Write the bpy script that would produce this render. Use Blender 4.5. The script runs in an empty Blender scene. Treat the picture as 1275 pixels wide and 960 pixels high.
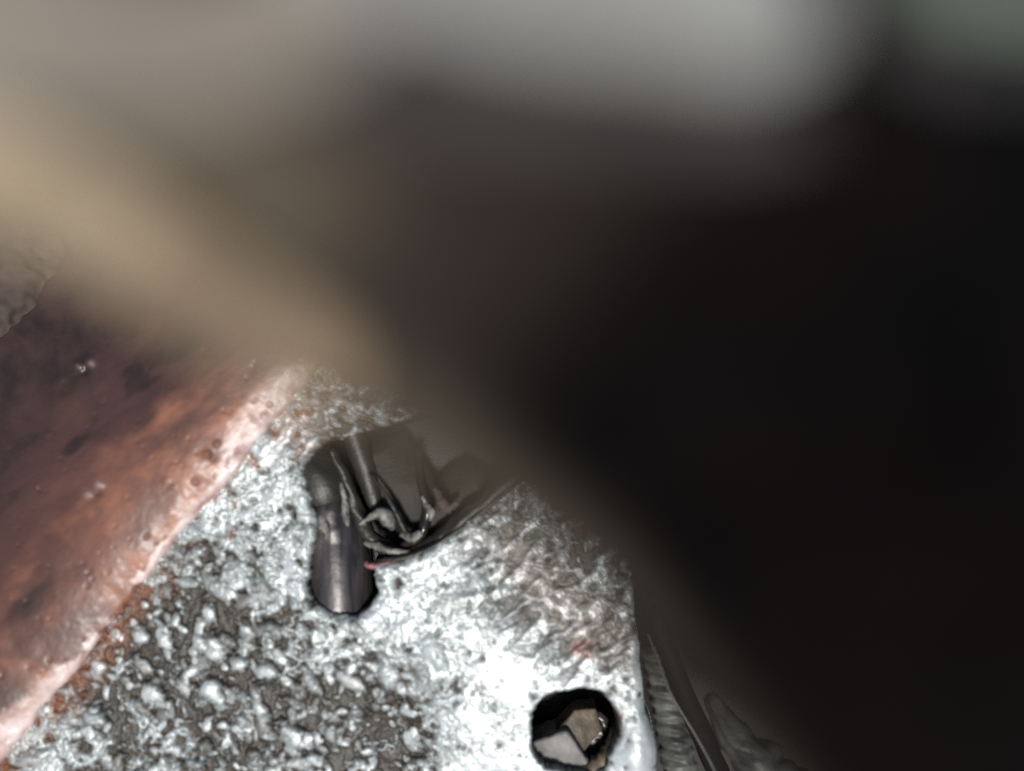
import bpy, math
import numpy as np
from mathutils import Vector

# ------------------------------------------------------------------ camera, light, exposure
D = 0.085          # lens to crusted casting face
W = 0.100          # width of the casting face in frame
S = W / 1275.0
scene = bpy.context.scene
cd = bpy.data.cameras.new('camera')
cd.sensor_width = 36.0
cd.lens = 36.0 * D / W
cd.clip_start = 0.001
cd.clip_end = 20.0
cd.dof.use_dof = True
cd.dof.focus_distance = D + 0.0050
cd.dof.aperture_fstop = (cd.lens / 1000.0) / 0.0056
cd.dof.aperture_blades = 0
cam = bpy.data.objects.new('camera', cd)
cam.location = (0, 0, D)
scene.collection.objects.link(cam)
scene.camera = cam

SUN = Vector((0.02, -0.31, 0.95)).normalized()      # towards the sun
elev = math.asin(SUN.z)
world = bpy.data.worlds.new('World')
scene.world = world
world.use_nodes = True
wn = world.node_tree.nodes
sky = wn.new('ShaderNodeTexSky')
sky.sky_type = 'NISHITA'
sky.sun_disc = False
sky.sun_elevation = elev
sky.sun_rotation = math.atan2(SUN.x, SUN.y)
wn['Background'].inputs['Strength'].default_value = 0.06
world.node_tree.links.new(sky.outputs['Color'], wn['Background'].inputs['Color'])
ld = bpy.data.lights.new('sun', 'SUN')
ld.energy = 3.6
ld.angle = math.radians(12)
ld.color = (1.0, 0.965, 0.92)
lo = bpy.data.objects.new('sun', ld)
lo.rotation_euler = SUN.to_track_quat('Z', 'Y').to_euler()
scene.collection.objects.link(lo)
scene.view_settings.view_transform = 'Standard'
scene.view_settings.look = 'None'
scene.view_settings.exposure = 0.0
scene.view_settings.gamma = 1.0
scene.cycles.use_denoising = False
scene.cycles.max_bounces = 5
scene.cycles.sample_clamp_direct = 9.0
scene.cycles.sample_clamp_indirect = 3.0

# ------------------------------------------------------------------ helpers
C = scene.collection
rng = np.random.RandomState(7)

def P(px, py, z=0.0):
    """the point of the place that lies behind picture position px, py at height z"""
    s = S * (D - z) / D
    return ((px - 637.5) * s, (480.0 - py) * s, z)

def tag(o, label=None, cat=None, group=None, kind=None):
    if label: o['label'] = label
    if cat: o['category'] = cat
    if group: o['group'] = group
    if kind: o['kind'] = kind
    return o

def empty(name, loc, label, cat):
    o = bpy.data.objects.new(name, None)
    o.location = loc
    o.empty_display_size = 0.005
    C.objects.link(o)
    return tag(o, label, cat)

def mesh_obj(name, verts, faces, mat, parent=None, smooth=True, attrs=None):
    """verts in world coordinates"""
    verts = np.asarray(verts, dtype=np.float32)
    if parent is not None:
        verts = verts - np.array(parent.location, dtype=np.float32)
        origin = (0, 0, 0)
    else:
        origin = verts.mean(axis=0)
        verts = verts - origin
    me = bpy.data.meshes.new(name)
    if isinstance(faces, np.ndarray):
        n = len(faces); k = faces.shape[1]
        me.vertices.add(len(verts)); me.vertices.foreach_set('co', verts.ravel())
        me.loops.add(n * k); me.loops.foreach_set('vertex_index', faces.astype(np.int32).ravel())
        me.polygons.add(n)
        me.polygons.foreach_set('loop_start', np.arange(0, n * k, k, dtype=np.int32))
        me.update(calc_edges=True)
    else:
        me.from_pydata([tuple(map(float, v)) for v in verts], [], faces)
    me.polygons.foreach_set('use_smooth', [smooth] * len(me.polygons))
    if attrs:
        for k_, a in attrs.items():
            at = me.attributes.new(k_, 'FLOAT', 'POINT')
            at.data.foreach_set('value', np.asarray(a, dtype=np.float32).ravel())
    me.materials.append(mat)
    me.update()
    o = bpy.data.objects.new(name, me)
    o.location = origin
    if parent is not None:
        o.parent = parent
    C.objects.link(o)
    return o

def vnoise(x, y, scale, seed):
    """smooth value noise in -1..1, x and y in picture units"""
    r = np.random.RandomState(seed)
    t = r.rand(256, 256) * 2 - 1
    fx = x / scale + 1000; fy = y / scale + 1000
    ix = np.floor(fx).astype(int); iy = np.floor(fy).astype(int)
    u = fx - ix; v = fy - iy
    u = u * u * u * (u * (u * 6 - 15) + 10); v = v * v * v * (v * (v * 6 - 15) + 10)
    a = t[ix % 256, iy % 256]; b = t[(ix + 1) % 256, iy % 256]
    c = t[ix % 256, (iy + 1) % 256]; d = t[(ix + 1) % 256, (iy + 1) % 256]
    return (a * (1 - u) + b * u) * (1 - v) + (c * (1 - u) + d * u) * v

def fbm(x, y, scale, seed, octs=4, gain=0.5):
    s = 0; amp = 1; tot = 0
    for i in range(octs):
        ang = 0.6 + i * 1.1
        xr = x * math.cos(ang) - y * math.sin(ang); yr = x * math.sin(ang) + y * math.cos(ang)
        s = s + amp * vnoise(xr, yr, scale / 2 ** i, seed + i); tot += amp; amp *= gain
    return s / tot

def sst(a, b, x):
    t = np.clip((x - a) / (b - a), 0, 1)
    return t * t * (3 - 2 * t)

def mat(name, col, rough=0.6, metal=0.0, var=None, vscale=900.0, bump=0.0, bscale=2500.0, spec=0.5, coat=0.0, stretch=None):
    m = bpy.data.materials.new(name); m.use_nodes = True
    nt = m.node_tree; n = nt.nodes; L = nt.links
    b = n['Principled BSDF']
    b.inputs['Roughness'].default_value = rough
    b.inputs['Metallic'].default_value = metal
    b.inputs['Specular IOR Level'].default_value = spec
    b.inputs['Coat Weight'].default_value = coat
    b.inputs['Coat Roughness'].default_value = 0.25
    tc = n.new('ShaderNodeTexCoord')
    no = n.new('ShaderNodeTexNoise'); no.inputs['Scale'].default_value = vscale
    no.inputs['Detail'].default_value = 6
    if stretch:
        mp = n.new('ShaderNodeMapping'); mp.inputs['Scale'].default_value = stretch
        L.new(tc.outputs['Object'], mp.inputs['Vector']); L.new(mp.outputs['Vector'], no.inputs['Vector'])
    else:
        L.new(tc.outputs['Object'], no.inputs['Vector'])
    rp = n.new('ShaderNodeValToRGB')
    rp.color_ramp.elements[0].position = 0.35; rp.color_ramp.elements[1].position = 0.65
    v = var or tuple(c * 0.7 for c in col)
    rp.color_ramp.elements[0].color = (*v, 1); rp.color_ramp.elements[1].color = (*col, 1)
    L.new(no.outputs['Fac'], rp.inputs['Fac']); L.new(rp.outputs['Color'], b.inputs['Base Color'])
    if bump > 0:
        n2 = n.new('ShaderNodeTexNoise'); n2.inputs['Scale'].default_value = bscale; n2.inputs['Detail'].default_value = 4
        L.new(tc.outputs['Object'], n2.inputs['Vector'])
        bp = n.new('ShaderNodeBump'); bp.inputs['Strength'].default_value = 1.0; bp.inputs['Distance'].default_value = bump
        L.new(n2.outputs['Fac'], bp.inputs['Height']); L.new(bp.outputs['Normal'], b.inputs['Normal'])
    m['_ramp'] = rp.name
    return m

def attr_mix(m, attr, col, var, scale=1500.0, rough=None):
    """lays a second coat (dirt, rust, worn paint, painted shade or highlight) over a material wherever the mesh attribute says so"""
    nt = m.node_tree; n = nt.nodes; L = nt.links
    b = n['Principled BSDF']
    prev = b.inputs['Base Color'].links[0].from_socket
    at = n.new('ShaderNodeAttribute'); at.attribute_name = attr
    tc = n.new('ShaderNodeTexCoord')
    no = n.new('ShaderNodeTexNoise'); no.inputs['Scale'].default_value = scale; no.inputs['Detail'].default_value = 5
    L.new(tc.outputs['Object'], no.inputs['Vector'])
    rp = n.new('ShaderNodeValToRGB')
    rp.color_ramp.elements[0].position = 0.35; rp.color_ramp.elements[1].position = 0.65
    rp.color_ramp.elements[0].color = (*var, 1); rp.color_ramp.elements[1].color = (*col, 1)
    L.new(no.outputs['Fac'], rp.inputs['Fac'])
    mx = n.new('ShaderNodeMix'); mx.data_type = 'RGBA'
    L.new(at.outputs['Fac'], mx.inputs['Factor'])
    L.new(prev, mx.inputs[6]); L.new(rp.outputs['Color'], mx.inputs[7])
    L.new(mx.outputs[2], b.inputs['Base Color'])
    if rough is not None:
        r0 = b.inputs['Roughness']
        mr = n.new('ShaderNodeMix'); mr.data_type = 'FLOAT'
        if r0.links:
            L.new(r0.links[0].from_socket, mr.inputs[2])
        else:
            mr.inputs[2].default_value = r0.default_value
        mr.inputs[3].default_value = rough
        L.new(at.outputs['Fac'], mr.inputs['Factor']); L.new(mr.outputs[0], r0)

def tube(name, pts, rad, m, parent=None, seg=20, flat=1.0, noise=0.0, nscale=1.0, seed=1, steps=8, smooth=True):
    """swept tube; pts = (px,py,z), rad = radii in picture units at the same points"""
    rad = np.array([q * S * (D - p[2]) / D for q, p in zip(rad, pts)]); pts = np.array([P(*p) for p in pts])
    n = len(pts); T = []; R = []
    pp = np.vstack([2 * pts[0] - pts[1], pts, 2 * pts[-1] - pts[-2]])
    for i in range(n - 1):
        p0, p1, p2, p3 = pp[i], pp[i + 1], pp[i + 2], pp[i + 3]
        for k in range(steps):
            t = k / steps
            T.append(0.5 * (2 * p1 + (p2 - p0) * t + (2 * p0 - 5 * p1 + 4 * p2 - p3) * t * t + (3 * p1 - p0 - 3 * p2 + p3) * t ** 3))
            R.append(rad[i] * (1 - t) + rad[i + 1] * t)
    T.append(pts[-1]); R.append(rad[-1])
    T = np.array(T); R = np.array(R)
    tan = np.gradient(T, axis=0); tan /= np.linalg.norm(tan, axis=1)[:, None]
    up = np.array([0, 0, 1.0])
    side = np.cross(tan, up); ln = np.linalg.norm(side, axis=1)
    side[ln < 1e-6] = (1, 0, 0); side /= np.linalg.norm(side, axis=1)[:, None]
    nup = np.cross(side, tan)
    verts = []; N = len(T)
    arc = np.concatenate([[0], np.cumsum(np.linalg.norm(np.diff(T, axis=0), axis=1))]) / S
    th = np.linspace(0, 2 * math.pi, seg, endpoint=False)
    for i in range(N):
        e = 1.0
        rp = R[i] / S
        ns = noise * 2.2 * fbm(arc[i] + seed * 37.0 + 0.9 * rp * np.cos(th), rp * 1.4 * np.sin(th) + 2 * np.cos(th) + seed * 5.0, max(4.0, rp * 0.9) * nscale, seed, 3, 0.6) if noise else 0
        rr = R[i] * (1 + ns) * e
        ring = T[i] + (np.cos(th) * rr)[:, None] * side[i] + (np.sin(th) * rr * flat)[:, None] * nup[i]
        verts.append(ring)
    verts = np.vstack(verts)
    faces = []
    for i in range(N - 1):
        for k in range(seg):
            a = i * seg + k; b = i * seg + (k + 1) % seg
            faces.append((a, b, b + seg, a + seg))
    c0 = T[0] - tan[0] * R[0] * 0.5; c1 = T[-1] + tan[-1] * R[-1] * 0.5
    verts = np.vstack([verts, c0, c1])
    i0 = len(verts) - 2
    for k in range(seg):
        faces.append((i0, (k + 1) % seg, k)); b = (N - 1) * seg
        faces.append((i0 + 1, b + k, b + (k + 1) % seg))
    return mesh_obj(name, verts, faces, m, parent, smooth)

def grid_faces(nx, ny, keep=None):
    i = np.arange(nx * ny).reshape(ny, nx)
    f = np.stack([i[:-1, :-1], i[1:, :-1], i[1:, 1:], i[:-1, 1:]], axis=-1)
    if keep is not None:
        k = keep[:-1, :-1] & keep[1:, :-1] & keep[1:, 1:] & keep[:-1, 1:]
        return f[k]
    return f.reshape(-1, 4)

def poly_sd(x, y, pts):
    """signed distance to polygon, negative inside"""
    pts = np.array(pts, float); d = np.full(x.shape, 1e9); inside = np.zeros(x.shape, bool)
    n = len(pts)
    for i in range(n):
        a = pts[i]; b = pts[(i + 1) % n]; e = b - a
        wx = x - a[0]; wy = y - a[1]
        t = np.clip((wx * e[0] + wy * e[1]) / (e @ e), 0, 1)
        d = np.minimum(d, np.hypot(wx - t * e[0], wy - t * e[1]))
        c = ((a[1] > y) != (b[1] > y)) & (x < (b[0] - a[0]) * (y - a[1]) / (b[1] - a[1] + 1e-12) + a[0])
        inside ^= c
    return np.where(inside, -d, d)

# ------------------------------------------------------------------ materials
m_crust = mat('crusted_alloy', (0.042, 0.030, 0.015), 0.5, var=(0.016, 0.012, 0.006), vscale=260, bump=0.000035, bscale=3500)
attr_mix(m_crust, 'crust', (0.64, 0.685, 0.685), (0.38, 0.415, 0.395), 260, rough=0.45)
attr_mix(m_crust, 'warm', (0.62, 0.53, 0.47), (0.30, 0.24, 0.20), 900)
attr_mix(m_crust, 'rust', (0.26, 0.10, 0.045), (0.10, 0.045, 0.025), 500)
def wet(m, attr, metal, rough, coat=0.0, coat_rough=0.15):
    nt = m.node_tree; n = nt.nodes; L = nt.links; b = n['Principled BSDF']
    at = n.new('ShaderNodeAttribute'); at.attribute_name = attr
    mm = n.new('ShaderNodeMath'); mm.operation = 'MULTIPLY'; mm.inputs[1].default_value = metal
    L.new(at.outputs['Fac'], mm.inputs[0]); L.new(mm.outputs[0], b.inputs['Metallic'])
    mc = n.new('ShaderNodeMath'); mc.operation = 'MULTIPLY'; mc.inputs[1].default_value = coat
    L.new(at.outputs['Fac'], mc.inputs[0]); L.new(mc.outputs[0], b.inputs['Coat Weight']); b.inputs['Coat Roughness'].default_value = coat_rough
wet(m_crust, 'crust', 0.24, 0.35, 0.32, 0.26)
m_brown = mat('rusty_brown_paint', (0.135, 0.060, 0.046), 0.5, var=(0.062, 0.032, 0.028), vscale=60, bump=0.00005, bscale=2500)
attr_mix(m_brown, 'orange', (0.44, 0.185, 0.105), (0.20, 0.085, 0.052), 300)
attr_mix(m_brown, 'wear_highlight', (0.78, 0.64, 0.60), (0.50, 0.33, 0.28), 500, rough=0.36)
m_brown.node_tree.nodes['Principled BSDF'].inputs['Coat Weight'].default_value = 0.22
attr_mix(m_brown, 'dark', (0.060, 0.030, 0.025), (0.028, 0.015, 0.013), 300)
m_flange = mat('dusty_pitted_metal', (0.10, 0.072, 0.060), 0.8, var=(0.055, 0.038, 0.032), vscale=500, bump=0.00012, bscale=1800)
m_hole = mat('oily_black_bore', (0.012, 0.010, 0.009), 0.5, var=(0.006, 0.005, 0.005))
m_steel = mat('oily_dark_steel', (0.105, 0.095, 0.095), 0.36, metal=0.3, var=(0.020, 0.016, 0.018), vscale=900, stretch=(1, 0.1, 1), bump=0.00003, bscale=1800, spec=0.6)
m_rubber = mat('greasy_rubber', (0.034, 0.030, 0.022), 0.45, var=(0.016, 0.014, 0.010), vscale=400, bump=0.00006, bscale=2200)
m_pale = mat('chalky_deposit', (0.31, 0.305, 0.265), 0.42, var=(0.05, 0.044, 0.034), vscale=900, bump=0.0001, bscale=2500)
m_red = mat('red_sealant', (0.34, 0.13, 0.135), 0.4, var=(0.16, 0.06, 0.065), vscale=900)
m_bolt = mat('dull_zinc', (0.27, 0.26, 0.24), 0.55, var=(0.12, 0.115, 0.105), vscale=400, bump=0.00004, bscale=1500)
m_tangrease = mat('tan_grease', (0.15, 0.115, 0.072), 0.55, var=(0.045, 0.034, 0.022), vscale=450, bump=0.00008, bscale=1800)
m_stud = mat('dirty_thread_metal', (0.14, 0.145, 0.128), 0.5, var=(0.012, 0.011, 0.010), vscale=260, bump=0.00006, bscale=2500)
m_wire = mat('dull_wire', (0.12, 0.115, 0.11), 0.35, var=(0.07, 0.065, 0.06))
m_strand = mat('glossy_black_strand', (0.030, 0.026, 0.022), 0.22, var=(0.014, 0.012, 0.010), vscale=500, bump=0.00003)
m_murk = mat('murky_oil_film', (0.034, 0.028, 0.020), 0.6, var=(0.016, 0.013, 0.010), vscale=400, bump=0.00005, spec=0.3)
m_gap_shade = mat('gap_shade_black', (0.010, 0.008, 0.009), 0.7, var=(0.006, 0.005, 0.005), spec=0.15)
m_deep = mat('grimy_dark_floor', (0.030, 0.026, 0.022), 0.7, var=(0.012, 0.010, 0.010), vscale=60)
m_black = mat('black_greasy_iron', (0.010, 0.0085, 0.0085), 0.85, var=(0.006, 0.005, 0.005), vscale=120, spec=0.15)
m_mid = mat('dusty_brown_iron', (0.112, 0.092, 0.066), 0.8, var=(0.08, 0.064, 0.047), vscale=60, spec=0.2)
m_tan = mat('tan_lit_rim', (0.46, 0.365, 0.245), 0.8, var=(0.32, 0.25, 0.165), vscale=200, spec=0.2)  # brightness of the lit rim put into the base colour
m_dim_rim = mat('brown_dim_rim', (0.32, 0.235, 0.15), 0.8, var=(0.19, 0.142, 0.092), vscale=200, spec=0.2)  # same rim in a dimmer colour, painting the light's falloff along it
m_step = mat('grey_fade_step', (0.065, 0.058, 0.054), 0.85, var=(0.035, 0.030, 0.029), vscale=230, spec=0.15)  # in-between tone painting the fade from lit top to dark body
m_grey = mat('lit_grey_alloy', (0.33, 0.335, 0.315), 0.8, var=(0.21, 0.20, 0.18), vscale=230, spec=0.2)  # pale because the lit top's brightness is put into the colour
m_beige = mat('lit_beige_alloy', (0.30, 0.265, 0.215), 0.8, var=(0.20, 0.175, 0.142), vscale=230, spec=0.2)  # left part of the lit top, its brightness also in the colour
m_green = mat('pale_green_paint', (0.125, 0.16, 0.12), 0.7, var=(0.09, 0.115, 0.09), vscale=60, spec=0.2)

# ------------------------------------------------------------------ the setting
fl = mesh_obj('ground', [(-1.5, -1.5, -0.03), (1.5, -1.5, -0.03), (1.5, 1.5, -0.03), (-1.5, 1.5, -0.03)], [(0, 1, 2, 3)], m_deep)
tag(fl, kind='structure')

# ------------------------------------------------------------------ crusted casting (height field in real relief)
gx0, gx1, gy0, gy1, st = -160.0, 830.0, 430.0, 1120.0, 1.22
xs = np.arange(gx0, gx1, st); ys = np.arange(gy0, gy1, st)
X, Y = np.meshgrid(xs, ys)
nx, ny = len(xs), len(ys)
# how closed the pale crust is, at points over the face
cs = np.array([
 (340,520,.75,.2),(300,580,.85,.3),(260,630,.8,.3),(210,690,.5,.1),(165,745,.08,0),(350,640,.9,.2),(370,720,.85,.2),(300,720,.5,.1),
 (120,800,.05,0),(230,790,.08,0),(200,850,.12,0),(330,860,.08,0),(290,800,.10,0),(250,910,.15,.1),(240,740,.25,0),(300,760,.25,0),(350,800,.3,0),(400,870,.12,0),(400,920,.1,0),(200,820,.08,0),(150,840,.05,0),(110,930,.45,.3),(60,950,.6,.3),(160,890,.2,0),
 (420,810,.6,.1),(390,770,.75,.2),(460,880,.25,0),(430,930,.15,0),(505,890,.03,0),(500,945,.03,0),(470,960,.15,0),(545,840,.7,.3),(600,800,1,.6),(640,830,1,.95),(600,900,1,.5),
 (565,950,.95,.5),(480,770,.9,.3),(520,730,.97,.4),(570,700,.9,.3),(620,680,.6,.1),(600,650,.6,.1),(680,735,.33,0),(640,720,.6,.1),(740,790,.42,0),(700,820,.85,.8),
 (780,870,.85,.5),(640,930,1,.7),(740,835,.6,.3),(340,830,.03,0),(440,900,.05,0),(470,920,.03,0),(380,900,.05,0),(270,830,.05,0),(790,820,.75,.5),(790,930,1,.9),(650,770,.95,.5),(700,700,.25,0),(780,760,.45,.1),(405,540,.15,0),(380,600,.7,0),
 (340,910,.3,0),(380,960,.35,0),(200,950,.6,.2),(540,1000,.9,.5),(300,1050,.5,.2),(680,1050,.9,.5),(0,1000,.4,.2),(700,600,.3,0)], float)
num = 0; numb = 0; den = 0
for (a, b, c, d) in cs:
    w = 1.0 / ((X - a) ** 2 + (Y - b) ** 2 + 500.0) ** 1.6
    num = num + w * c; numb = numb + w * d; den = den + w
Cv = num / den; Sm = numb / den
Cv = Cv + 0.20 * fbm(X, Y, 42, 11, 3)
# domain warp for organic crust
wx = X + 7 * fbm(X, Y, 24, 21, 3); wy = Y + 7 * fbm(X, Y, 24, 31, 3)
bill = 1 - np.abs(fbm(wx, wy, 17, 41, 3, 0.5)) * 2.6           # ridged lines
cell = fbm(wx, wy, 12, 51, 3, 0.55)
fine = fbm(X, Y, 5, 61, 2)
H = np.zeros_like(X)                # heights in picture units
thr = 0.50 - 1.10 * Cv
crust = sst(-0.22, 0.24, cell * 0.8 + 0.10 * fine - thr)
H += crust * (3.0 + 2.2 * cell) * (1 - 0.65 * Sm) + 0.6 * fine * (1 - 0.8 * Sm) + 2.4 * fbm(X, Y, 60, 71, 3)
# dark crevices where ridged noise peaks
crev = sst(0.86, 1.0, bill) * (1 - 0.9 * np.clip(Sm * 1.1, 0, 1)) * sst(0.25, 0.5, Cv)
H -= crev * 3.0
crust = crust * (1 - 0.8 * crev)
# separate beads of deposit standing on the grime
def stamp(cx, cy, r, asp, ang, h, v=1.0):
    R = r * max(asp, 1) * 1.5
    i0 = max(int((cx - R - gx0) / st), 0); i1 = min(int((cx + R - gx0) / st) + 2, nx)
    j0 = max(int((cy - R - gy0) / st), 0); j1 = min(int((cy + R - gy0) / st) + 2, ny)
    if i1 <= i0 or j1 <= j0: return
    dx = X[j0:j1, i0:i1] - cx; dy = Y[j0:j1, i0:i1] - cy
    a = (dx * math.cos(ang) + dy * math.sin(ang)) / asp; b = -dx * math.sin(ang) + dy * math.cos(ang)
    d = np.sqrt(a * a + b * b) / r * (1 + 0.5 * cell[j0:j1, i0:i1] + 0.25 * fine[j0:j1, i0:i1])
    prof = np.sqrt(np.clip(1 - d * d, 0, 1))
    base = H0[j0:j1, i0:i1]
    H[j0:j1, i0:i1] = np.maximum(H[j0:j1, i0:i1], np.where(d < 1, base + h * prof, -99))
    bead[j0:j1, i0:i1] = np.maximum(bead[j0:j1, i0:i1], sst(1.02, 0.35, d) * v)
H0 = H.copy(); bead = np.zeros_like(H)
n_b = 0
for k in range(6300):
    cx = rng.uniform(10, 820); cy = rng.uniform(480, 1100)
    i = int((cx - gx0) / st); j = int((cy - gy0) / st)
    c = Cv[min(j, ny - 1), min(i, nx - 1)]
    if c > 0.72 or rng.rand() > 0.52: continue
    clus = fbm(np.array([cx]), np.array([cy]), 30, 81, 2)[0]
    if rng.rand() > 0.72 + 0.8 * clus: continue
    r = 2.6 + rng.gamma(1.5, 1.8); r = min(r, 13)
    v = rng.choice([0.25, 0.45, 0.7, 1.0], p=[.26, .28, .24, .22]) * (0.75 if r < 4 else 1)
    if c < 0.06 and rng.rand() < 0.35: continue
    stamp(cx, cy, r, rng.uniform(1, 2.3), rng.normal(0.9, 0.7), r * rng.uniform(.45, .75), v)
    n_b += 1
for (cx, cy, r, asp, ang) in [(176,790,10,1.5,.5),(268,800,12,1.6,.6),(298,825,12,1.1,0),(262,855,14,1.3,2.4),(190,862,13,1.3,.8),(365,915,15,1.7,.9),
    (325,880,9,2.4,1.1),(240,835,9,2,2.6),(182,752,7,1,0),(262,762,9,1.4,1.2),(220,772,7,1.5,1.8),(120,890,13,1.4,.2),(296,905,8,1.2,0),(385,918,8,1,0),
    (440,905,7,1.1,0),(480,880,7,1.2,0),(395,945,9,1.4,.7),(150,820,6,1.2,0),(410,830,9,1.2,1),(460,935,7,1.4,0)]:
    stamp(cx, cy, r, asp, ang, r * .75, 1.0)
crust = np.maximum(crust, bead * 0.95)
# dark streaky cuts in the upper right of the face
cr = fbm(X * 0.8 - Y * 0.6, (X * 0.6 + Y * 0.8) * 2.6, 34, 91, 3)
reg = sst(60, 0, poly_sd(X, Y, [(600,650),(640,660),(730,770),(770,800),(720,815),(660,770),(610,720)]))
cut = sst(0.02, 0.22, cr) * reg
H -= 5 * cut; crust *= 1 - 0.85 * cut
warm = np.clip(sst(20, -60, 0.6 * (X - 700) * 0 + poly_sd(X, Y, [(560,640),(640,640),(800,770),(800,850),(730,830),(640,760)])) * 0.9, 0, 1) * 0.8 * (0.5 + 0.5 * crust)
warm = np.maximum(warm, 0.75 * sst(60, 10, np.hypot(X - 365, Y - 520)))

# opening: slot plus the ragged recess to its right
slot = [(378,588),(386,620),(396,655),(388,690),(384,725),(390,748),(412,763),(440,767),(462,756),(471,736),(466,710),(464,702),(500,697),(540,680),(590,645),(660,575),(640,500),(520,520),(450,540),(408,552),(388,566)]
sd = poly_sd(X, Y, slot) + 3.0 * fbm(X, Y, 14, 101, 3) + 1.5 * fine
hd = np.hypot(X - 717, (Y - 909)) - 54.5
an = np.arctan2(Y - 909, X - 717)
hd = hd + 7.0 * fbm(X, Y, 26, 111, 3) + 1.2 * fine
# outer edge on the right, with a swollen lobe low down
ex = np.interp(Y, [430, 770, 800, 850, 885, 905, 930, 960, 1000, 1120], [770, 790, 796, 800, 803, 812, 817, 818, 810, 800])
ed = X - ex - 1.5 * fbm(X, Y, 18, 121, 2)
lobe = np.exp(-(((X - 792) / 24.0) ** 2 + ((Y - 935) / 48.0) ** 2)) 
H += 15 * lobe
# soft rounded lips and dirt at lips
for sdist, lip in ((sd, 7.0), (hd, 5.0), (-ed, 12.0)):
    H -= 0.9 * lip * np.clip(1 - sdist / lip, 0, 1) ** 2
    crust = crust * (0.35 + 0.65 * sst(0.0, 4.0, sdist)) if lip != 12.0 else crust
H += 5 * np.exp(-((sd - 12) / 9.0) ** 2) * (Y > 640) * 0.5
# bigger form: dip towards the brown tube, slight crown in the middle
H += 8 * np.exp(-(((X - 620) / 160) ** 2 + ((Y - 830) / 110) ** 2))
H -= 14 * np.exp(-(((X - 500) / 45) ** 2 + ((Y - 930) / 50) ** 2))
U = -(X - 185) * 0.779 - (Y - 720) * 0.627                      # distance to the upper left of the brown tube's foot
rust = sst(-48, -6, U + 14 * fbm(X, Y, 26, 131, 3)) * sst(620, 800, Y + 0.0) * (1 - 0.7 * crust)
rust = np.clip(rust + 0.8 * sst(14, 4, np.hypot(X - 292, Y - 665)) * sst(0.1, .3, fine + .3), 0, 1)
pink = sst(20, 5, np.hypot((X - 727) * 0.8, Y - 806)) * sst(-0.2, 0.2, cell) + sst(9, 2, np.hypot((X - 768) * 1.2, (Y - 893) * 0.5))
brk = sst(0.05, 0.35, fbm(X, Y, 22, 141, 3)) * sst(46, 10, np.abs(U + 25)) * (Y < 640)
rust = np.maximum(rust, 0.75 * brk)
hole_in = (sd < 0) | (hd < 0)
out = ed > 0
floor_h = np.where(sd < 0, -78.0, np.where(hd < 0, -95.0, -60.0))
wall = np.where(sd < 0, -sd, np.where(hd < 0, -hd, ed))
Hf = np.where(hole_in | out, np.maximum(floor_h, H - 22.0 * wall), H)
crust = np.where(hole_in | out, 0.0, crust)
rust = np.where(hole_in | out, 0.0, rust); warm = np.where(hole_in | out, 0, warm)
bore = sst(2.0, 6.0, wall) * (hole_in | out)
Z = Hf * S
V = np.stack([(X - 637.5) * S, (480 - Y) * S, Z], axis=-1).reshape(-1, 3)
m_pink = attr_mix(m_crust, 'pink', (0.42, 0.27, 0.24), (0.20, 0.11, 0.09), 900)
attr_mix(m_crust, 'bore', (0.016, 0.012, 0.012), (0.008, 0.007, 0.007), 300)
keep = ~((ed > 6) | (U > 40))
casting = empty('engine_casting', (0, 0, -0.0075), 'pitted alloy casting under pale knobbly corrosion crust, with a slot and a round hole', 'metal casting')
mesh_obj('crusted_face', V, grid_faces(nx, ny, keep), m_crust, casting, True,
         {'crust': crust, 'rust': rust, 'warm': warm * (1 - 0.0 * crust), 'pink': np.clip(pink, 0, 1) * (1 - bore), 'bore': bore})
# the casting's underside block gives it body (kept clear of the slot and bore floors)
def prism(name, poly, z0, z1, m, parent=None, inset=0.0):
    n = len(poly); b = [P0(x, y, z0) for x, y in poly]; t = [P0(x, y, z1) for x, y in poly]
    f = [tuple(range(n)), tuple(range(2 * n - 1, n - 1, -1))] + [(i, i + n, (i + 1) % n + n, (i + 1) % n) for i in range(n)]
    return mesh_obj(name, b + t, f, m, parent, False)
def P0(px, py, z=0.0):
    return ((px - 637.5) * S, (480 - py) * S, z)
prism('casting_body', [(-160,1119),(798,1119),(812,960),(796,850),(768,431),(380,431),(290,600),(-30,1000)], -0.030, -0.0078, m_deep, casting)

# ------------------------------------------------------------------ steel pin in the slot
pin = empty('steel_pin', P(425, 690, -0.006), 'dark oily steel pin lying in the slot of the crusted casting', 'pin')
zc = -0.0036
tube('shank', [(426,860,zc),(424,740,zc),(422,700,zc),(420,672,zc),(416,650,zc+.0003),(411,630,zc+.0006),(406,612,zc+.0004)], [41,41,40,38,35,30,18], m_steel, pin, 36, noise=0.01)
tube('rounded_end', [(408,622,zc+.0006),(404,606,zc+.0007),(398,585,zc+.0004),(391,555,zc-.0004)], [31,34,35,34], m_rubber, pin, 32, noise=0.03)
tube('scored_ridge', [(424,600,-.0010),(429,622,-.0009),(431,640,-.0010),(433,662,-.0014)], [2.5,4,5,2], m_pale, pin, 10, noise=0.15)
tube('deposit_fleck', [(398,640,-.0010),(404,655,-.0006),(408,670,-.0005)], [5,7,4], m_pale, pin, 12, noise=0.2, seed=9)

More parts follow.
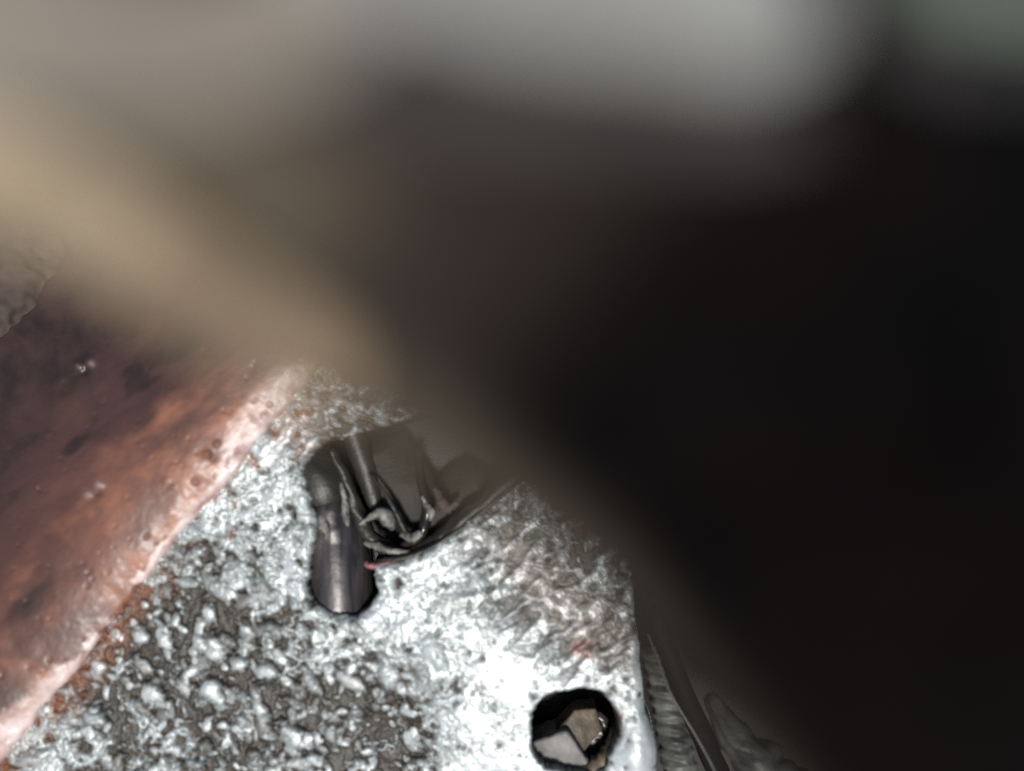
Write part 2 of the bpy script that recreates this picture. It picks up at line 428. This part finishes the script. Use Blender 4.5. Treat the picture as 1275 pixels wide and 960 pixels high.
# ------------------------------------------------------------------ torn seal beside the slot
seal = empty('torn_seal', P(500, 650, -0.005), 'black torn rubber seal with pale ragged lips, right of the slot', 'rubber seal')
tube('inner_fold', [(412,560,-.001),(432,600,-.0014),(446,640,-.0018),(470,676,-.0020),(505,690,-.0018),(545,672,-.0012),(600,628,-.0006),(680,560,.0)], [5,7,9,10,10,10,11,12], m_rubber, seal, 18, noise=0.2)
tube('outer_lip', [(462,703,-.0006),(480,698,-.0005),(505,694,-.0003),(540,680,-.0001),(590,646,.0),(660,588,.0002)], [3.5,4,4,3.5,3,3], m_rubber, seal, 12, noise=0.12)
tube('red_tip', [(455,701,-.0002),(463,705,-.0001),(478,702,-.0001),(493,699,-.0002)], [3.2,4.2,2.6,1.4], m_red, seal, 12, noise=0.2)
tube('broad_flap', [(470,560,-.0040),(500,610,-.0040),(540,640,-.0044),(600,600,-.0040)], [40,44,36,36], m_murk, seal, 24, flat=0.5, noise=0.05)
tube('upper_flap', [(430,520,-.0016),(448,565,-.0020),(462,610,-.0024),(470,640,-.0026)], [13,14,12,7], m_rubber, seal, 20, flat=0.8, noise=0.05)
tube('thin_strand', [(520,560,-.0024),(524,600,-.0018),(532,635,-.0016),(522,668,-.0014),(500,680,-.0016)], [4,5,7,7,4], m_strand, seal, 12, noise=0.12)
tube('sharp_ridge', [(460,590,-.0010),(478,612,-.0007),(492,636,-.0006),(505,662,-.0008)], [1.4,2.2,3.6,4.4], m_rubber, seal, 10, noise=0.15)
tube('pale_lip', [(500,664,-.0006),(512,670,-.0005),(524,663,-.0006)], [4.5,6.5,4], m_pale, seal, 14, noise=0.25)
tube('curled_lip', [(448,653,-.0008),(460,645,-.0004),(474,640,-.0002),(484,648,-.0003),(489,658,-.0008)], [1.8,3.6,7.5,8.5,3.5], m_pale, seal, 14, noise=0.25, seed=3)
tube('pale_shelf', [(455,676,-.0014),(470,680,-.0008),(488,686,-.0006),(512,687,-.0008)], [4,5,4,2], m_pale, seal, 14, noise=0.2, seed=5)
tube('ragged_edge', [(526,618,-.0012),(530,628,-.0010),(537,638,-.0009),(536,648,-.0010)], [2,3.5,4.5,2.5], m_pale, seal, 12, noise=0.28, seed=6)
tube('ragged_edge', [(540,608,-.0012),(550,624,-.0009),(556,634,-.0009),(570,626,-.0007)], [3,7,6,3], m_flange, seal, 12, noise=0.28, seed=7)

# ------------------------------------------------------------------ bolt in the round hole
bolt = empty('hex_bolt', P(715, 930, -0.0065), 'small grey hex bolt sunk in the round hole, greasy tan smear around it', 'bolt')
def hexa(name, cx, cy, r, z0, z1, rot, m, parent, tilt=(0, 0)):
    import bmesh
    bm = bmesh.new()
    c = np.array(P(cx, cy, z1)); vs = []
    for z in (z0 - z1, 0):
        ring = []
        for k in range(6):
            a = rot + k * math.pi / 3
            x, y = r * S * math.cos(a), r * S * math.sin(a)
            ring.append(bm.verts.new((c[0] + x, c[1] + y, z1 + z + x * tilt[0] + y * tilt[1])))
        vs.append(ring)
    for k in range(6):
        bm.faces.new((vs[0][k], vs[0][(k + 1) % 6], vs[1][(k + 1) % 6], vs[1][k]))
    bm.faces.new(vs[1]); bm.faces.new(vs[0][::-1])
    bmesh.ops.bevel(bm, geom=bm.edges[:], offset=2.2 * S, segments=3, affect='EDGES', profile=0.6)
    co = [v.co.copy() for v in bm.verts]; bm.verts.index_update()
    f = [tuple(v.index for v in fc.verts) for fc in bm.faces]; bm.free()
    return mesh_obj(name, co, f, m, parent, True)
def block(name, quad, z, h, m, parent, bev=3.0):
    """bevelled block with its top corners given in picture units and height"""
    import bmesh
    bm = bmesh.new()
    top = [bm.verts.new(P(x, y, zz)) for x, y, zz in quad]
    bot = [bm.verts.new((v.co.x, v.co.y, v.co.z - h)) for v in top]
    n = len(top)
    bm.faces.new(top); bm.faces.new(bot[::-1])
    for k in range(n):
        bm.faces.new((top[k], bot[k], bot[(k + 1) % n], top[(k + 1) % n]))
    bmesh.ops.recalc_face_normals(bm, faces=bm.faces[:])
    bmesh.ops.bevel(bm, geom=bm.edges[:], offset=bev * S, segments=3, affect='EDGES', profile=0.6)
    bmesh.ops.triangulate(bm, faces=bm.faces[:])
    for _ in range(3):
        bmesh.ops.subdivide_edges(bm, edges=[e for e in bm.edges if e.calc_length() > 2.5 * S], cuts=1)
        bmesh.ops.triangulate(bm, faces=bm.faces[:])
    bm.normal_update()
    px_ = np.array([v.co.x / S for v in bm.verts]); py_ = np.array([v.co.y / S for v in bm.verts]); pz_ = np.array([v.co.z / S for v in bm.verts])
    nn = fbm(px_ + 0.7 * pz_, py_ + 0.5 * pz_, 9, 601, 3, 0.6)
    for v, q in zip(bm.verts, nn):
        v.co += v.normal * float(q) * 1.6 * S
    bm.verts.index_update()
    co = [v.co.copy() for v in bm.verts]; f = [tuple(v.index for v in fc.verts) for fc in bm.faces]; bm.free()
    return mesh_obj(name, co, f, m, parent, True)
block('head', [(660,925,-.0014),(706,910,-.0008),(734,950,-.0008),(726,985,-.0014),(664,985,-.0020)], 0, .0042, m_bolt, bolt, 5)
block('greasy_collar', [(682,922,-.0016),(716,884,-.0022),(742,882,-.0026),(750,908,-.0026),(727,938,-.0018)], 0, .0030, m_tangrease, bolt, 3.0)
block('washer_lug', [(716,918,-.0030),(750,908,-.0030),(758,936,-.0030),(736,964,-.0030)], 0, .0022, m_steel, bolt, 3.0)
tube('tan_smear', [(700,995,-.0010),(722,972,-.0010),(744,953,-.0012),(758,934,-.0016),(765,908,-.0022)], [14,13,12,9,5], m_tangrease, bolt, 16, noise=0.2)
tube('groove_wall', [(735,886,-.0036),(750,896,-.0036),(756,914,-.0038)], [5,7,5], m_steel, bolt, 12, noise=0.2)

# ------------------------------------------------------------------ brown tube along the left
def brown_tube():
    un = np.arange(-6, 330, 1.6); vn = np.arange(-420, 640, 1.9)
    Um, Vm = np.meshgrid(un, vn)
    # unevenly wandering foot line
    wob = 5 * fbm(Vm, Vm * 0 + 5, 60, 201, 3) + 2.0 * fbm(Vm, Vm * 0 + 9, 14, 205, 2)
    ed_w = 1 - sst(0, 80, Um) + 2.2 * sst(250, 330, Um)
    px = 185 - (Um + wob * ed_w) * 0.779 + Vm * 0.627
    py = 720 - (Um + wob * ed_w) * 0.627 - Vm * 0.779
    t = (Um + 6) / 336.0
    prof = 9 * sst(-6, 5, Um) + np.where(Um < 140, 0.34 * (Um - Um ** 2 / 120), 0.34 * (140 - 140.0 ** 2 / 120) - 0.4533 * (Um - 140))
    z = prof + 1.5 * fbm(px, py, 46, 211, 3) + 0.22 * fbm(px, py, 6, 221, 2) - 6 * (Um < 0)
    def wart(cx, cy, r, h, ring=False):
        nonlocal z
        d = np.hypot(px - cx, py - cy) / r
        z = z + h * (np.exp(-d * d * 2) if not ring else np.exp(-((d - 0.8) / 0.35) ** 2) * (px < cx + 3) - 0.8 * np.exp(-d * d * 3))
    warts = [(98,456,9,6),(113,452,8,4),(300,568,9,5),(258,566,8,4),(270,553,6,3),(110,615,8,4),(124,603,8,4),(330,520,7,3),(60,540,5,2),(206,598,5,2),(215,607,4,2)]
    for w_ in warts:
        wart(*w_)
    pit = np.zeros_like(z)
    for (cx, cy) in ((104, 462), (300, 574), (262, 570), (121, 614), (240, 600), (285, 575)):
        d = np.hypot(px - cx - 3, py - cy) / 5; pit = np.maximum(pit, 0.6 * np.exp(-d * d)); z = z - 2.2 * np.exp(-d * d)
    r2 = np.random.RandomState(3)
    for k in range(120):
        u_ = r2.uniform(0, 240) ** 1.0; v_ = r2.uniform(-300, 330)
        cx = 185 - u_ * .779 + v_ * .627; cy = 720 - u_ * .627 - v_ * .779
        d = np.hypot(px - cx, py - cy) / r2.uniform(1.5, 3.5); z = z - 1.6 * np.exp(-d * d)
    # streaks running a little flatter than the tube
    sa = math.radians(-38)
    s1 = px * math.cos(sa) + py * math.sin(sa); s2 = -px * math.sin(sa) + py * math.cos(sa)
    streak = fbm(s1 * 0.28, s2, 34, 231, 4, 0.55)
    blot = fbm(px, py, 70, 241, 4, 0.55)
    fine = fbm(px, py, 7, 251, 2)
    wear_highlight_w = np.interp(Vm, [-420, -300, -230, -180, -130, -60, 60, 160, 240, 330, 640], [50, 50, 45, 26, 6, 4, 8, 22, 34, 34, 30])
    wear_highlight = sst(1.5, 0.0, (Um + 24 * streak + 22 * blot + 8 * fine) / wear_highlight_w) ** 1.2  # pale worn edge, with the tube's bright highlight painted in as well
    orange = np.clip(sst(150, -10, Um + 90 * streak + 70 * blot), 0, 1) * (1 - 0.7 * sst(0.05, 0.4, -blot))
    dark = np.clip(sst(130, 270, Um + 60 * streak) + 0.8 * sst(0.08, 0.35, streak) * sst(60, 120, Um), 0, 1)  # shade of the tube's far side put into the colour, plus dark streaks
    dark = np.clip(dark + pit, 0, 1)
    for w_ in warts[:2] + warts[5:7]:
        d = np.hypot(px - w_[0], py - w_[1]) / 6.0; wear_highlight = np.maximum(wear_highlight, 0.45 * np.exp(-d * d * 1.4))
    dark = dark * (1 - wear_highlight)
    zz = z * S
    V = np.stack([(px - 637.5) * S * (D - zz) / D, (480 - py) * S * (D - zz) / D, zz], -1)
    n1, n2 = len(un), len(vn)
    # wrap the underside so that it is a closed body
    lo = V.copy(); lo[..., 2] = -0.0072
    lo = lo[:, [0, n1 // 2, n1 - 1]]
    verts = V.reshape(-1, 3)
    faces = grid_faces(n1, n2)[:, ::-1]
    ex = []; base = len(verts)
    b0 = V[:, 0].copy(); b0[:, 2] = -0.020; b1 = V[:, -1].copy(); b1[:, 2] = -0.020
    verts = np.vstack([verts, b0, b1])
    for j in range(n2 - 1):
        a = j * n1; c = (j + 1) * n1
        ex.append((a, c, base + j + 1, base + j))
        ex.append((a + n1 - 1, base + n2 + j, base + n2 + j + 1, c + n1 - 1))
        ex.append((base + j, base + j + 1, base + n2 + j + 1, base + n2 + j))
    faces = np.vstack([faces, np.array(ex)])
    pad = lambda a: np.concatenate([a.ravel(), np.zeros(2 * n2)])
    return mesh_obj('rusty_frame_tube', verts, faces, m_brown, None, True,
                    {'wear_highlight': pad(wear_highlight), 'orange': pad(orange), 'dark': pad(dark)})
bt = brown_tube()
tag(bt, 'broad reddish brown rusty tube with a worn edge paled by a painted highlight, left of the crusted casting', 'metal tube')

# pale pitted flange beyond the tube at the far left
def flange():
    xs = np.arange(-140, 110, 2.0); ys = np.arange(180, 640, 2.0)
    A, B = np.meshgrid(xs, ys)
    u = -(A - 185) * 0.779 - (B - 720) * 0.627
    h = -215 - 30 * sst(360, 300, u) + 4 * fbm(A, B, 22, 301, 4) + 3 * fbm(A, B, 8, 305, 2) - 7 * sst(0.15, 0.4, fbm(A, B, 14, 309, 2)) + 3 * fbm(A, B, 50, 3, 2)
    zz = h * S
    V = np.stack([(A - 637.5) * S * (D - zz) / D, (480 - B) * S * (D - zz) / D, zz], -1).reshape(-1, 3)
    keep = u + 8 * fbm(A, B, 20, 311, 3) > 296
    return mesh_obj('pitted_flange', V, grid_faces(len(xs), len(ys), keep), m_flange, None, True)
tag(flange(), 'dull grey pitted metal flange at the left edge, beyond the brown tube', 'metal flange')

# ------------------------------------------------------------------ threaded stud, wire and bracket low on the right
stud = empty('threaded_stud', P(855, 925, -0.004), 'pale ribbed threaded stud leaning in the dark gap right of the casting', 'threaded stud')
def thread(p0, p1, r, pitch, m, parent):
    a = np.array(P(*p0)); b = np.array(P(*p1)); L = np.linalg.norm(b - a); ax = (b - a) / L
    s = np.cross(ax, (0, 0, 1)); s /= np.linalg.norm(s); u = np.cross(s, ax)
    seg = 40; nr = int(L / (pitch / 10)); V = []
    gi, gk = np.meshgrid(np.arange(nr) * pitch / 10 / S, np.arange(seg) * 2 * math.pi / seg, indexing='ij')
    nz = fbm(gi + 14 * np.cos(gk), 20 * np.sin(gk), 12, 501, 3, 0.6) * 2.2
    for i in range(nr):
        tt = i / (nr - 1) * L
        for k in range(seg):
            th = 2 * math.pi * k / seg
            ph = (tt / pitch - k / seg) % 1.0
            rr = r + 0.24 * pitch * (1 - abs(2 * ph - 1)) ** 0.8 + 0.10 * r * float(nz[i, k])
            V.append(a + ax * tt + (s * math.cos(th) + u * math.sin(th)) * rr)
    F = [(i * seg + k, i * seg + (k + 1) % seg, (i + 1) * seg + (k + 1) % seg, (i + 1) * seg + k) for i in range(nr - 1) for k in range(seg)]
    F.append(tuple(range(seg))[::-1]); F.append(tuple((nr - 1) * seg + k for k in range(seg)))
    return mesh_obj('thread', V, F, m, parent, True)
thread((818, 800, -.0120), (862, 1040, -.0095), 21 * S, 17 * S, m_stud, stud)
tube('shank', [(862,1030,-.0096),(880,1110,-.0088)], [20,20], m_stud, stud, 24)
wire = tube('thin_wire', [(806,790,-.001),(818,820,.0),(830,855,.0007),(846,884,.001),(868,920,.001),(892,965,.0008),(920,1030,.0)], [1.5]*7, m_wire, None, 10)
tag(wire, 'thin dull wire curving past the threaded stud', 'wire')
gap_strip = tube('gap_shade_strip', [(815,760,-.006),(846,850,-.005),(874,915,-.0045),(900,975,-.0042),(935,1060,-.004)], [12,13,14,14,14], m_gap_shade, None, 20, noise=0.04)  # black strip added to stand for the shade in the gap, no real cable
tag(gap_strip, 'black strip standing for the shaded gap beside the thin wire', 'shade strip')
br = tube('chalky_lug', [(885,865,-.013),(915,915,-.012),(950,950,-.012),(1000,985,-.012),(1060,1010,-.013)], [8,22,26,24,20], m_stud, None, 24, noise=0.25)
tag(br, 'dim pale chalky metal lug at the bottom, right of the dark gap', 'metal lug')

# ------------------------------------------------------------------ near housing, far out of focus
hous = empty('near_housing', P(900, 500, 0.054), 'blurred dark iron housing looming close in front of the casting', 'machine housing')
edge = [(-320,210),(-60,290),(40,318),(115,365),(195,415),(285,465),(375,508),(445,545),(530,590),(622,655),(700,712),(768,772),(822,840),(880,905),(940,965),(1015,1040),(1130,1150)]
def near_body():
    poly = edge + [(1700, 1150), (1700, -10), (1300, 95), (1180, 95), (1100, 50), (1065, -60), (1060, -300), (-320, -300)]
    xs = np.arange(-330, 1710, 10.0); ys = np.arange(-310, 1170, 10.0)
    A, B = np.meshgrid(xs, ys)
    d = poly_sd(A, B, poly)
    e_only = np.full(A.shape, 1e9)
    for i in range(len(edge) - 1):
        a = np.array(edge[i], float); b = np.array(edge[i + 1], float); e = b - a
        t = np.clip(((A - a[0]) * e[0] + (B - a[1]) * e[1]) / (e @ e), 0, 1)
        e_only = np.minimum(e_only, np.hypot(A - a[0] - t * e[0], B - a[1] - t * e[1]))
    z = 0.0545 + 0.0028 * np.sqrt(np.clip(e_only, 0, 150) / 150) + 0.003 * sst(100, 600, e_only)
    # hollow in the middle right, like the inside of a bell
    z = z - 0.004 * np.exp(-(((A - 950) / 330) ** 2 + ((B - 480) / 260) ** 2))
    z = z + 0.0006 * fbm(A, B, 160, 401, 3)
    sc = S * (D - z) / D
    top = np.stack([(A - 637.5) * sc, (480 - B) * sc, z], -1)
    keep = d < 0
    f = grid_faces(len(xs), len(ys), keep)
    n = top.shape[0] * top.shape[1]
    bot = top.copy(); bot[..., 2] -= 0.004
    # boundary edges
    from collections import Counter
    E = {}
    for q in f:
        for k in range(4):
            e = (int(q[k]), int(q[(k + 1) % 4]))
            if (e[1], e[0]) in E: del E[(e[1], e[0])]
            else: E[e] = 1
    side = np.array([(a + 0, a + n, b + n, b) for a, b in E])
    faces = np.vstack([f, f[:, ::-1] + n, side])
    V = np.vstack([top.reshape(-1, 3), bot.reshape(-1, 3)])
    used = np.unique(faces); remap = -np.ones(len(V), int); remap[used] = np.arange(len(used))
    # painted shade: dark over most of the body, easing to brown at the upper left
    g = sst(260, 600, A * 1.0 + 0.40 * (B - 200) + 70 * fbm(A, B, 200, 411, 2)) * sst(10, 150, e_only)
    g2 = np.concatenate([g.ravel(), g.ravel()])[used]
    attr_mix(m_mid, 'body_shade', (0.034, 0.026, 0.021), (0.024, 0.018, 0.016), 60)
    g3 = sst(620, 950, A + 0.9 * (B - 250)) * sst(0, 170, e_only + 0.25 * (A - 560)); g3 = np.concatenate([g3.ravel(), g3.ravel()])[used]  # deeper shade towards the lower right, put into the colour as well
    attr_mix(m_mid, 'deep_shade', (0.0055, 0.0035, 0.0035), (0.0025, 0.0025, 0.0025), 200)
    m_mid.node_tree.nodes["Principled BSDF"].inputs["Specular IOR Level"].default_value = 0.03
    return mesh_obj('body', V[used], remap[faces], m_mid, hous, True, {'body_shade': g2, 'deep_shade': g3})
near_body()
def zf(z): return z
tube('rim', [(-420,60,.0590),(-200,140,.0590),(-40,200,.0590),(80,248,.0588),(190,305,.0582),(260,345,.0570)],
     [80,78,72,62,46,22], m_tan, hous, 28, flat=0.4)
tube('dim_rim', [(60,250,.0578),(190,320,.0582),(300,385,.0576),(390,440,.0566),(450,485,.0554)],
     [40,56,54,46,26], m_dim_rim, hous, 28, flat=0.4)
tube('upper_flank', [(-420,-40,.0608),(-150,0,.0610),(40,30,.0610),(200,40,.0610),(380,20,.0606),(480,0,.0600)], [130,125,120,110,80,40], m_beige, hous, 28, flat=0.2)
tube('top_flange', [(330,-100,.0604),(480,-65,.0608),(640,-35,.0610),(800,-12,.0612),(930,0,.0612),(1010,-5,.0606)], [60,80,92,92,90,60], m_grey, hous, 28, flat=0.2)
tube('fade_step', [(250,80,.0596),(420,95,.0600),(620,108,.0602),(800,120,.0602),(940,128,.0600),(1040,125,.0594)], [50,66,70,70,62,40], m_step, hous, 28, flat=0.2)  # added piece that softens the bright top's fade into the dark
gp = tube('green_strip', [(1130,-70,.0585),(1165,-30,.0585),(1235,-8,.0585),(1330,-8,.0585),(1500,-10,.0585)], [26,40,44,46,50], m_green, None, 24, flat=0.4)
tag(gp, 'blurred pale green painted strip in the top right corner', 'painted strip')
